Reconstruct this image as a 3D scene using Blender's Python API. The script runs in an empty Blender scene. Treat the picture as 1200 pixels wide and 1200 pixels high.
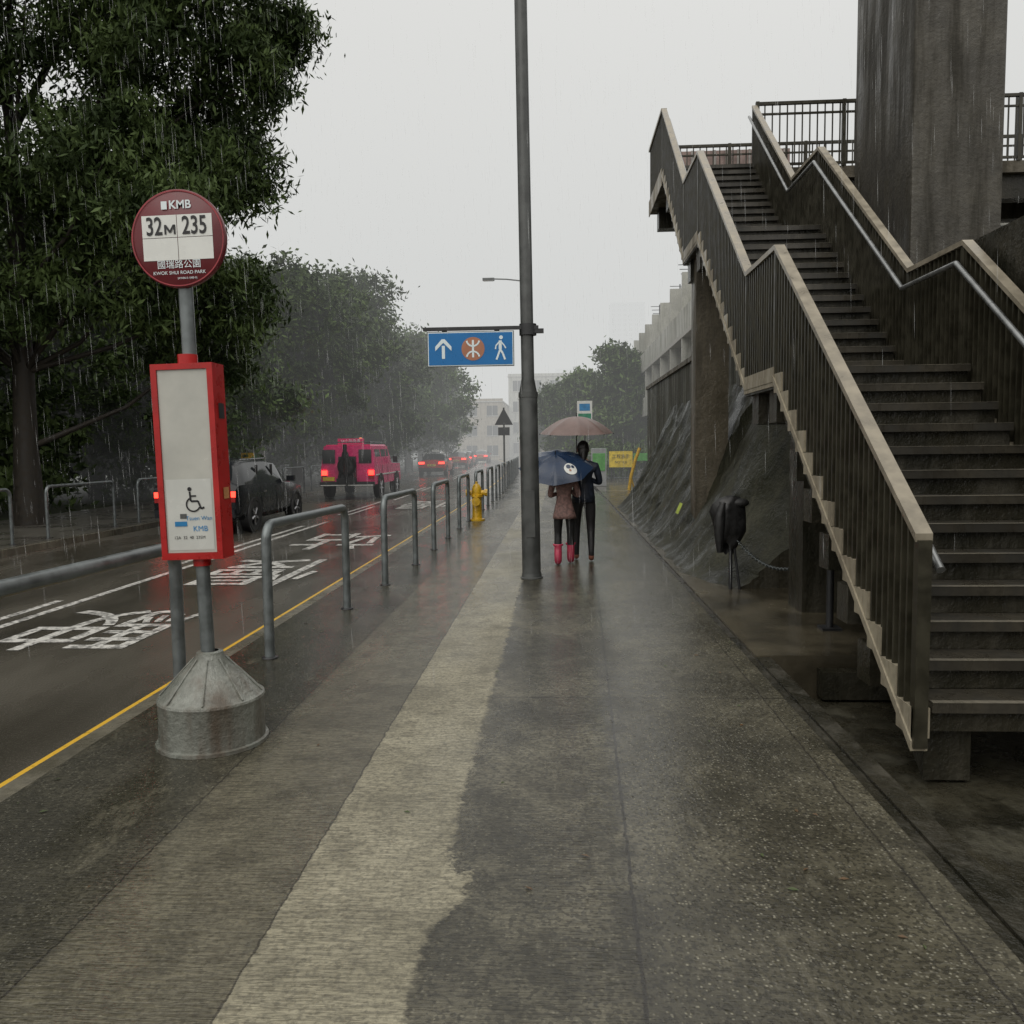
import bpy, math, random
import numpy as np
from mathutils import Matrix, Vector
random.seed(7); rng=np.random.default_rng(7)
sc=bpy.context.scene
sc.view_settings.view_transform='Standard'; sc.view_settings.look='None'; sc.view_settings.exposure=0
R=math.radians
# ---------------------------------------------------------------- node helpers
class G:
    def __init__(s,name,world=False):
        s.mat=bpy.data.materials.new(name); s.mat.use_nodes=True
        s.t=s.mat.node_tree; s.b=s.t.nodes['Principled BSDF']
        s.pos=s.n('ShaderNodeNewGeometry').outputs['Position']
    def n(s,ty,**k):
        nd=s.t.nodes.new(ty)
        for a,v in k.items(): setattr(nd,a,v)
        return nd
    def put(s,sock,v):
        if isinstance(v,bpy.types.NodeSocket): s.t.links.new(v,sock)
        elif isinstance(v,(tuple,list)) and len(v)==3 and sock.type=='RGBA': sock.default_value=(*v,1)
        else: sock.default_value=v
    def m(s,op,a,b=0.0,c=None,clamp=False):
        nd=s.n('ShaderNodeMath',operation=op,use_clamp=clamp); s.put(nd.inputs[0],a); s.put(nd.inputs[1],b)
        if c is not None: s.put(nd.inputs[2],c)
        return nd.outputs[0]
    def xyz(s,p=None):
        nd=s.n('ShaderNodeSeparateXYZ'); s.put(nd.inputs[0],p or s.pos); return nd.outputs
    def comb(s,x,y,z):
        nd=s.n('ShaderNodeCombineXYZ')
        for i,v in enumerate((x,y,z)): s.put(nd.inputs[i],v)
        return nd.outputs[0]
    def scale(s,v,p=None):
        nd=s.n('ShaderNodeVectorMath',operation='MULTIPLY'); s.put(nd.inputs[0],p or s.pos); nd.inputs[1].default_value=v
        return nd.outputs[0]
    def noise(s,sc_,det=3,rough=.55,p=None,dist=0):
        nd=s.n('ShaderNodeTexNoise'); s.put(nd.inputs['Vector'],p or s.pos)
        nd.inputs['Scale'].default_value=sc_; nd.inputs['Detail'].default_value=det; nd.inputs['Roughness'].default_value=rough
        nd.inputs['Distortion'].default_value=dist
        return nd.outputs[0]
    def vor(s,sc_,feat='F1',out='Distance',p=None):
        nd=s.n('ShaderNodeTexVoronoi',feature=feat); s.put(nd.inputs['Vector'],p or s.pos); nd.inputs['Scale'].default_value=sc_
        return nd.outputs[out]
    def ss(s,x,a,b,o0=0.,o1=1.):
        nd=s.n('ShaderNodeMapRange',interpolation_type='SMOOTHSTEP'); s.put(nd.inputs[0],x)
        for i,v in enumerate((a,b,o0,o1)): nd.inputs[i+1].default_value=v
        return nd.outputs[0]
    def mix(s,f,a,b,mode='MIX'):
        nd=s.n('ShaderNodeMix',data_type='RGBA',blend_type=mode); s.put(nd.inputs[0],f); s.put(nd.inputs[6],a); s.put(nd.inputs[7],b)
        return nd.outputs[2]
    def bump(s,h,st=.3,d=.01):
        nd=s.n('ShaderNodeBump'); s.put(nd.inputs['Height'],h); nd.inputs['Strength'].default_value=st; nd.inputs['Distance'].default_value=d
        s.t.links.new(nd.outputs[0],s.b.inputs['Normal'])
    def set(s,**k):
        for a,v in k.items(): s.put(s.b.inputs[a.replace('_',' ')],v)
def mul(c,k): return tuple(min(1,x*k) for x in c)
_mc={}
def pm(name,col,rough=.5,metal=0,var=.2,scale=6,bump=0,bscale=40,stretch=(1,1,1),emit=0,spec=.5):
    if name in _mc: return _mc[name]
    g=G(name); p=g.scale(stretch)
    nz=g.noise(scale,3,.6,p); f=g.ss(nz,.3,.7)
    c=g.mix(f,mul(col,1-var),mul(col,1+var))
    g.set(Base_Color=c,Metallic=float(metal)); g.b.inputs['Specular IOR Level'].default_value=spec
    g.set(Roughness=g.ss(nz,.3,.7,max(.03,rough*.75),min(1,rough*1.25)))
    if emit: g.set(Emission_Color=col,Emission_Strength=float(emit))
    if bump: g.bump(g.noise(bscale,3,.65),bump,.01)
    _mc[name]=g.mat; return g.mat
# ---------------------------------------------------------------- mesh builder
class MB:
    def __init__(s): s.v=[];s.f=[];s.mi=[];s.sm=[];s.mats=[]
    def mid(s,m):
        if m not in s.mats: s.mats.append(m)
        return s.mats.index(m)
    def add(s,vs,fs,mat,smooth=False,M=None):
        o=len(s.v)
        if M is not None: vs=[M@Vector(v) for v in vs]
        s.v+= [tuple(v) for v in vs]; k=s.mid(mat)
        for f in fs: s.f.append(tuple(i+o for i in f)); s.mi.append(k); s.sm.append(smooth)
    def join(s,q,M=Matrix.Identity(4)):
        o=len(s.v); s.v+=[tuple(M@Vector(v)) for v in q.v]
        for f,mi,sm in zip(q.f,q.mi,q.sm): s.f.append(tuple(i+o for i in f)); s.mi.append(s.mid(q.mats[mi])); s.sm.append(sm)
    def box(s,x0,x1,y0,y1,z0,z1,mat,M=None):
        vs=[(x0,y0,z0),(x1,y0,z0),(x1,y1,z0),(x0,y1,z0),(x0,y0,z1),(x1,y0,z1),(x1,y1,z1),(x0,y1,z1)]
        s.add(vs,[(0,3,2,1),(4,5,6,7),(0,1,5,4),(1,2,6,5),(2,3,7,6),(3,0,4,7)],mat,False,M)
    def prism(s,poly,x0,x1,mat):   # poly in (y,z), extruded in x
        n=len(poly); vs=[(x0,y,z) for y,z in poly]+[(x1,y,z) for y,z in poly]
        fs=[tuple(range(n)),tuple(range(2*n-1,n-1,-1))]+[(i,i+n,(i+1)%n+n,(i+1)%n) for i in range(n)]
        s.add(vs,fs,mat)
    def tube(s,path,rad,mat,n=10,caps=True,M=None,smooth=True):
        P=[Vector(p) for p in path]; k=len(P)
        if not isinstance(rad,(list,tuple)): rad=[rad]*k
        vs=[];prev=None
        for i,p in enumerate(P):
            d=((P[min(i+1,k-1)]-P[max(i-1,0)])).normalized()
            if prev is None:
                u=d.orthogonal().normalized()
            else:
                u=(prev-d*prev.dot(d)).normalized()
            prev=u; w=d.cross(u)
            for j in range(n):
                a=2*math.pi*j/n; vs.append(p+(u*math.cos(a)+w*math.sin(a))*rad[i])
        fs=[(i*n+j,i*n+(j+1)%n,(i+1)*n+(j+1)%n,(i+1)*n+j) for i in range(k-1) for j in range(n)]
        s.add(vs,fs,mat,smooth,M)
        if caps:
            s.add(vs[:n],[tuple(range(n-1,-1,-1))],mat,False,M); s.add(vs[-n:],[tuple(range(n))],mat,False,M)
    def lathe(s,prof,c,mat,n=32,M=None,smooth=True):  # prof (r,z)
        vs=[(c[0]+r*math.cos(2*math.pi*j/n),c[1]+r*math.sin(2*math.pi*j/n),c[2]+z) for r,z in prof for j in range(n)]
        fs=[(i*n+j,i*n+(j+1)%n,(i+1)*n+(j+1)%n,(i+1)*n+j) for i in range(len(prof)-1) for j in range(n)]
        s.add(vs,fs,mat,smooth,M)
    def sphere(s,c,r,mat,n=16,k=10,M=None):
        if not isinstance(r,(list,tuple)): r=(r,r,r)
        vs=[(c[0],c[1],c[2]-r[2])]
        for i in range(1,k):
            a=-math.pi/2+math.pi*i/k
            for j in range(n):
                b=2*math.pi*j/n; vs.append((c[0]+r[0]*math.cos(a)*math.cos(b),c[1]+r[1]*math.cos(a)*math.sin(b),c[2]+r[2]*math.sin(a)))
        vs.append((c[0],c[1],c[2]+r[2])); L=len(vs)-1
        fs=[(0,1+(j+1)%n,1+j) for j in range(n)]+[(1+i*n+j,1+i*n+(j+1)%n,1+(i+1)*n+(j+1)%n,1+(i+1)*n+j) for i in range(k-2) for j in range(n)]
        fs+=[(L,1+(k-2)*n+j,1+(k-2)*n+(j+1)%n) for j in range(n)]
        s.add(vs,fs,mat,True,M)
    def plate(s,pts,y,mat,M=None):  # polygon in XZ facing -Y at depth y
        s.add([(x,y,z) for x,z in pts],[tuple(range(len(pts)))],mat,False,M)
    def rect(s,x0,x1,z0,z1,y,mat): s.plate([(x0,z0),(x1,z0),(x1,z1),(x0,z1)],y,mat)
    def circ(s,cx,cz,r,y,mat,n=40): s.plate([(cx+r*math.cos(2*math.pi*i/n),cz+r*math.sin(2*math.pi*i/n)) for i in range(n)],y,mat)
    def line(s,pts,w,y,mat):       # stroke in XZ plane
        for (a,b),(c,d) in zip(pts[:-1],pts[1:]):
            L=math.hypot(c-a,d-b) or 1; nx,nz=-(d-b)/L*w/2,(c-a)/L*w/2
            s.plate([(a-nx,b-nz),(c-nx,d-nz),(c+nx,d+nz),(a+nx,b+nz)][::1],y,mat)
    def mesh(s,me,M,mat,smooth=False,fn=None):
        vs=[v.co.copy() for v in me.vertices]
        if fn is None: s.add(vs,[tuple(p.vertices) for p in me.polygons],mat,smooth,M)
        else:
            groups={}
            for p in me.polygons: groups.setdefault(fn(p.center),[]).append(tuple(p.vertices))
            o=len(s.v); s.v+=[tuple(M@v) for v in vs]
            for mt,fs in groups.items():
                k=s.mid(mt)
                for f in fs: s.f.append(tuple(i+o for i in f)); s.mi.append(k); s.sm.append(smooth)
    def text(s,body,size,M,mat,align='CENTER',off=0.0):
        cu=bpy.data.curves.new('t','FONT'); cu.body=body; cu.size=size; cu.align_x=align; cu.align_y='CENTER'; cu.offset=off
        ob=bpy.data.objects.new('t',cu); sc.collection.objects.link(ob)
        dg=bpy.context.evaluated_depsgraph_get(); me=bpy.data.meshes.new_from_object(ob.evaluated_get(dg))
        if len(me.polygons): s.mesh(me,M,mat)
        bpy.data.objects.remove(ob); bpy.data.curves.remove(cu); bpy.data.meshes.remove(me)
    def build(s,name,org=(0,0,0),bevel=0,sharp=None,rot=None):
        me=bpy.data.meshes.new(name); o=Vector(org)
        me.from_pydata([tuple(Vector(v)-o) for v in s.v],[],s.f)
        for m in s.mats: me.materials.append(m)
        me.polygons.foreach_set('material_index',s.mi); me.polygons.foreach_set('use_smooth',s.sm); me.update()
        if sharp: me.set_sharp_from_angle(angle=R(sharp))
        ob=bpy.data.objects.new(name,me); ob.location=o; sc.collection.objects.link(ob)
        if bevel:
            b=ob.modifiers.new('bev','BEVEL'); b.width=bevel; b.segments=2; b.limit_method='ANGLE'; b.angle_limit=R(50)
        return ob
def front(x,y,z): return Matrix.Translation((x,y,z))@Matrix.Rotation(R(90),4,'X')
def bend(y): return -0.0006*max(0,y-20)**2
# ---------------------------------------------------------------- materials
def mat_pavement():
    g=G('wet_concrete_pavement'); x,y,z=g.xyz()
    n1=g.noise(1.6,4,.65); dn=g.m('SUBTRACT',n1,.5); n2=g.noise(11,4,.72); dn2=g.m('SUBTRACT',n2,.5)
    xl=g.m('ADD',x,g.m('MULTIPLY',dn2,.035))
    yb=g.m('MULTIPLY',g.m('ADD',g.m('SUBTRACT',y,2.80),g.m('MULTIPLY',dn2,.7)),6.5)
    bulge=g.m('MULTIPLY',g.m('EXPONENT',g.m('MULTIPLY',g.m('MULTIPLY',yb,yb),-1.)),.12)
    xr=g.m('SUBTRACT',g.m('ADD',x,g.m('ADD',g.m('MULTIPLY',dn2,.17),g.m('MULTIPLY',dn,.02))),bulge)
    strip=g.m('MULTIPLY',g.ss(xl,-.965,-.948),g.ss(xr,-.455,-.420,1,0))
    gy=g.m('ADD',y,g.m('MULTIPLY',n1,.03))
    groove=g.ss(g.noise(1,2,.75,g.comb(g.m('MULTIPLY',x,9.),g.m('MULTIPLY',gy,72),0.)),.36,.62)
    fl=g.m('MULTIPLY',g.ss(x,-1.75,-1.6,.35,1),g.ss(x,.15,.3,1,.18))
    big=g.noise(.9,5,.7); med=g.noise(4.3,4,.7); fine=g.noise(42,3,.75)
    wet=g.ss(g.noise(.6,3,.6,g.scale((1.8,.5,1))),.38,.60)
    base=g.mix(g.ss(big,.36,.64),(.050,.046,.031),(.180,.165,.116))
    base=g.mix(g.ss(med,.42,.66,0.,.65),base,(.044,.040,.027))
    base=g.mix(g.ss(x,.15,.35,0.,.35),base,(.050,.046,.032))
    base=g.mix(g.ss(xl,-1.75,-1.45,.70,0.),base,(.030,.029,.021))
    vn=g.n('ShaderNodeTexVoronoi',feature='F1'); vn.inputs['Scale'].default_value=80; g.put(vn.inputs['Vector'],g.pos)
    vr=g.n('ShaderNodeSeparateColor'); g.put(vr.inputs[0],vn.outputs['Color'])
    sp=g.m('MULTIPLY',g.m('MULTIPLY',g.ss(vn.outputs['Distance'],.2,.5,1,0),g.ss(vr.outputs[0],.62,.9)),g.ss(x,.2,.35,.4,.9))
    base=g.mix(sp,base,(.29,.275,.21))
    base=g.mix(g.m('MULTIPLY',g.ss(vr.outputs[1],.5,.8),.6),base,(.018,.017,.012))
    sc_=g.mix(g.ss(big,.3,.7),(.25,.228,.158),(.40,.368,.265))
    sc_=g.mix(g.ss(med,.48,.68,0.,.6),sc_,(.15,.136,.093))
    sc_=g.mix(g.ss(n1,.50,.64,0.,.35),sc_,(.13,.12,.085))
    sc_=g.mix(g.m('MULTIPLY',g.ss(vr.outputs[1],.6,.8),.35),sc_,(.08,.074,.052))
    col=g.mix(g.m('MULTIPLY',strip,g.ss(y,5,16,1,.8)),base,sc_)
    mid=g.m('MULTIPLY',g.ss(xl,-1.62,-1.56),g.ss(xl,-.965,-.948,1,0))
    col=g.mix(g.m('MULTIPLY',mid,g.ss(med,.35,.65,.6,.3)),col,(.175,.160,.113))
    # pale dried patches on the centre bay
    col=g.mix(g.m('MULTIPLY',g.ss(g.noise(2.1,5,.75,g.scale((2.2,.9,1))),.55,.68,0.,.45),g.ss(x,.9,1.3,1,.2)),col,(.19,.175,.125))
    col=g.mix(g.m('MULTIPLY',g.m('SUBTRACT',1,groove),g.m('MULTIPLY',fl,.38)),col,(.024,.022,.016))
    col=g.mix(g.ss(fine,.42,.72,0.,.5),col,(.022,.020,.015))
    def joint(val,pos,w):
        return g.ss(g.m('ABSOLUTE',g.m('SUBTRACT',val,pos)),w*.4,w,1,0)
    cr=g.m('SUBTRACT',xl,g.m('ADD',.17,g.m('MULTIPLY',g.m('MINIMUM',y,9.),.027)))
    j=g.m('MULTIPLY',joint(cr,0.,.009),.8)
    for p,w in ((-.956,.006),(-1.6,.006),(1.24,.007)): j=g.m('MAXIMUM',j,g.m('MULTIPLY',joint(xl,p,w),.7))
    ym=g.m('ABSOLUTE',g.m('SUBTRACT',g.m('MODULO',g.m('ADD',y,20.25),4.6),2.3))
    jt=g.m('MULTIPLY',g.ss(g.m('ADD',ym,g.m('MULTIPLY',dn2,.02)),.003,.010,1,0),g.ss(xl,-.45,-.40)); j=g.m('MAXIMUM',j,g.m('MULTIPLY',jt,.7))
    col=g.mix(j,col,(.014,.012,.010))
    col=g.mix(g.m('MULTIPLY',g.ss(g.m('ABSOLUTE',cr),.0,.12,1,0),g.ss(med,.4,.6,.1,.6)),col,(.022,.020,.015))
    g.set(Base_Color=col)
    r=g.m('ADD',g.m('MULTIPLY',wet,-.24),.35)
    r=g.m('ADD',r,g.m('MULTIPLY',strip,.15)); r=g.m('ADD',r,g.m('MULTIPLY',fine,.08))
    r=g.m('SUBTRACT',r,g.ss(x,.1,.5,0,.08)); r=g.m('SUBTRACT',r,g.ss(y,4.5,9,0,.10))
    g.set(Roughness=g.m('MAXIMUM',r,.05))
    drop=g.ss(g.vor(16,'F1'),.0,.16,.4,0.)
    h=g.m('ADD',g.m('MULTIPLY',g.m('MULTIPLY',groove,fl),.45),g.m('MULTIPLY',fine,.5)); h=g.m('ADD',h,g.m('ADD',drop,g.m('MULTIPLY',sp,.4)))
    g.bump(h,.5,.008); return g.mat
def mat_road():
    g=G('wet_asphalt'); big=g.noise(.5,4,.6,g.scale((1.5,.5,1)))
    c=g.mix(g.ss(big,.3,.7),(.042,.038,.030),(.092,.084,.068))
    v=g.vor(60); c=g.mix(g.ss(v,.1,.35,.4,0.),c,(.12,.11,.092))
    g.set(Base_Color=c,Roughness=g.ss(big,.35,.65,.13,.32))
    g.bump(v,.35,.006); return g.mat
def mat_paint(name,col,lo=.34):
    g=G(name); w=g.ss(g.noise(14,4,.75),lo,lo+.16)
    g.set(Base_Color=g.mix(w,mul(col,.25),col),Roughness=.3); return g.mat
def mat_wetwall(name,c0,c1,c2,rough=.35,bump=True,spec=.5):
    g=G(name); s1=g.noise(1.4,4,.65); st=g.noise(1,4,.7,g.scale((3.2,3.2,.35))); f=g.noise(24,3,.7)
    c=g.mix(g.ss(s1,.3,.7),c0,c1); c=g.mix(g.ss(st,.45,.7,0.,.8),c,c2); c=g.mix(g.ss(f,.4,.7,0.,.35),c,mul(c0,.5))
    g.set(Base_Color=c,Roughness=g.ss(st,.35,.65,rough*.6,min(1,rough*1.6))); g.b.inputs['Specular IOR Level'].default_value=spec
    if bump: g.bump(g.noise(9,4,.75),.6,.03)
    return g.mat
def mat_leaf(name,c0,c1):
    g=G(name); a=g.noise(1.1,2,.6)
    g.set(Base_Color=g.mix(g.ss(a,.38,.64),c0,c1),Roughness=.55); g.b.inputs['Specular IOR Level'].default_value=.15; return g.mat
PAV=mat_pavement(); ROAD=mat_road(); WHITEP=mat_paint('road_paint_white',(.66,.65,.61),.40); YELP=mat_paint('road_paint_yellow',(.66,.40,.045),.28)
KERB=mat_wetwall('kerb_concrete',(.09,.083,.062),(.19,.175,.135),(.05,.046,.036),.3,False)
CONC=mat_wetwall('stained_concrete',(.085,.072,.048),(.14,.12,.085),(.032,.028,.019),.5)
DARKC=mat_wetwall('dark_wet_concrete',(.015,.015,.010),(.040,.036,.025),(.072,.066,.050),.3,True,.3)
SLOPE=mat_wetwall('shotcrete_slope',(.010,.011,.006),(.034,.034,.020),(.075,.074,.052),.42,True,.22)
DIRT=mat_wetwall('ditch_soil',(.016,.015,.010),(.06,.054,.036),(.085,.08,.055),.3)
GROUND=pm('ground_soil',(.05,.05,.035),.7,var=.4,scale=1.5)
GALV=pm('galvanised_steel',(.16,.178,.18),.38,.5,.25,9)
GREYP=pm('pole_grey_paint',(.070,.074,.072),.38,.1,.25,5)
DGREY=pm('dark_grey_metal',(.035,.036,.038),.4,.3)
RED=pm('red_paint',(.38,.010,.009),.32,0,.14,9)
MAROON=pm('maroon_enamel',(.120,.009,.014),.3,0,.1)
WHITE=pm('white_enamel',(.70,.71,.68),.3,0,.04)
PAPER=pm('notice_panel',(.45,.45,.41),.22,0,.08,5)
BLACK=pm('black_print',(.012,.012,.014),.4,0,.1)
BLUE=pm('blue_sign',(.002,.14,.39),.3,0,.06)
ORNG=pm('mtr_disc_brown',(.38,.16,.09),.4,0,.1)
SIGNW=pm('sign_white',(.70,.78,.80),.3,0,.03)
BLUES=pm('access_blue',(.02,.20,.45),.4)
YEL=pm('hydrant_yellow',(.58,.35,.02),.3,0,.2,12)
RUB=pm('rubber_black',(.014,.014,.015),.5)
GLASS=pm('dark_glass',(.015,.018,.02),.06,0,.1)
TAIL=pm('tail_light',(1.0,.035,.02),.3,0,.05,emit=5.0)
LENS=pm('red_lens',(.35,.01,.01),.2)
# ---------------------------------------------------------------- ground, road, pavements
def strip(name,x0,x1,y0,y1,z,mat,dy=2.0,thick=0,useb=True):
    b=MB(); n=max(1,int((y1-y0)/dy)); vs=[];fs=[]
    for i in range(n+1):
        y=y0+(y1-y0)*i/n; o=bend(y) if useb else 0; vs+=[(x0+o,y,z),(x1+o,y,z)]
    fs=[(2*i,2*i+1,2*i+3,2*i+2) for i in range(n)]
    b.add(vs,fs,mat)
    if thick:
        for k in (0,1):
            w=[v for v in vs[k::2]]; m=len(w); b.add(w+[(a,c,z-thick) for a,c,_ in w],[(i,i+1,i+1+m,i+m) if k==0 else (i+1,i,i+m,i+1+m) for i in range(m-1)],mat)
    return b
b=MB(); b.add([(-1500,-200,-.45),(1500,-200,-.45),(1500,2500,-.45),(-1500,2500,-.45)],[(0,1,2,3)],GROUND); b.build('ground')
strip('r',-9.0,-2.62,-8,230,-.12,ROAD).build('road')
strip('p',-2.5,1.37,-8,230,0,PAV,1.0,.5).build('pavement')
strip('k',-2.62,-2.502,-8,230,-.006,KERB,2,.4).build('kerb')
strip('p',-13,-9.12,-8,230,0,pm('far_pavement',(.085,.08,.068),.3,0,.35,1.2),2,.5).build('far_pavement')
strip('k',-9.12,-9.0,-8,230,-.004,KERB,2,.4).build('kerb')
strip('g',-60,-13,-8,230,-.03,pm('park_grass',(.035,.045,.018),.8,0,.4,2),4,.4).build('park_ground')
b=MB(); b.box(1.455,3.6,6.15,29,-.45,-.012,pm('brown_wet_slab',(.070,.060,.040),.22,0,.5,1.6,.3,25)); b.box(1.455,30,29.002,130,-.45,-.008,pm('forecourt_concrete',(.12,.11,.09),.2,0,.35,.8)); b.build('side_pavement')
b=MB(); b.box(1.372,1.453,-8,30,-.45,-.035,DARKC); b.build('drain_channel')
b=MB(); b.box(1.454,4.5,-8,6.1,-.44,-.32,DIRT); b.box(1.454,1.56,-8,6.14,-.319,-.02,DARKC); b.box(1.9,3.5,6.0,6.14,-.30,-.10,DARKC)
b.build('drainage_ditch')
b=strip('y',-2.84,-2.72,-8,200,-.116,YELP); b.build('yellow_road_line')
b=strip('w',-5.46,-5.36,-8,19,-.116,WHITEP,1)
for y0 in range(21,150,6): b.join(strip('w',-5.46,-5.36,y0,y0+3,-.116,WHITEP,1))
for y0 in range(-6,150,9): b.join(strip('w',-5.72,-5.62,y0,y0+6,-.116,WHITEP,1))
b.build('centre_line_marking')
def roadtext(t,cx,cy,size,sy):
    b=MB(); M=Matrix.Translation((cx,cy,-.115))@Matrix.Rotation(R(180),4,'Z')@Matrix.Diagonal((1,sy,1,1)); b.text(t,size,M,WHITEP,off=.004); b.build('road_lettering')
roadtext('站',-4.0,15.2,1.65,1.7); roadtext('慢',-4.1,11.4,1.65,1.6); roadtext('駛',-4.35,7.7,1.5,1.25); roadtext('慢',-4.0,25,1.6,2.4)
b=MB(); LV=[pm('fallen_leaf_brown',(.10,.055,.02),.4),pm('fallen_leaf_green',(.05,.07,.02),.4)]
for i in range(150):
    y=random.uniform(2.2,16); x=random.choice([random.uniform(-2.45,-1.7),random.uniform(.6,1.36),random.uniform(-2.4,1.36)]); a=random.uniform(0,6.3); s_=random.uniform(.008,.022); c,sn=math.cos(a),math.sin(a)
    b.add([(x+s_*c,y+s_*sn,.005),(x-.4*s_*sn,y+.4*s_*c,.009),(x-s_*c,y-s_*sn,.005),(x+.4*s_*sn,y-.4*s_*c,.006)],[(0,1,2,3)],LV[i%2])
b.build('fallen_leaves')
# ---------------------------------------------------------------- railings
def hoop(x,y0,y1,h=1.0,r=.037,z=0,x1=None):
    if x1 is None: x1=x
    b=MB(); path=[]; R_=.13
    path.append((x,y0,z-.02)); path.append((x,y0,z+h-R_))
    for i in range(1,7):
        a=math.pi/2*i/6; path.append((x,y0+R_-R_*math.cos(a),z+h-R_+R_*math.sin(a)))
    for i in range(0,7):
        a=math.pi/2*i/6; path.append((x1,y1-R_+R_*math.sin(a),z+h-R_+R_*math.cos(a)))
    path.append((x1,y1,z-.02))
    b.tube(path,r,GALV,12)
    for yy,xx in ((y0,x),(y1,x1)): b.lathe([(.06,0),(.06,.008),(.04,.012)],(xx,yy,z+.001),DGREY,14)
    b.build('pedestrian_railing',(x,y0,z))
def fx(y): return -2.25+.055*(min(y,10.5)-4.6)+bend(y)
hoop(-2.3,2.75,4.68,x1=-2.24)
for i in range(1,16):
    y0=6.0+3.3*(i-1); hoop(fx(y0),y0,y0+1.9-(.25 if i>1 else 0),x1=fx(y0+1.8))
for i in range(20):
    y0=8+3.3*i; hoop(-9.35+bend(y0),y0,y0+2.3,.95,.03)
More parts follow.
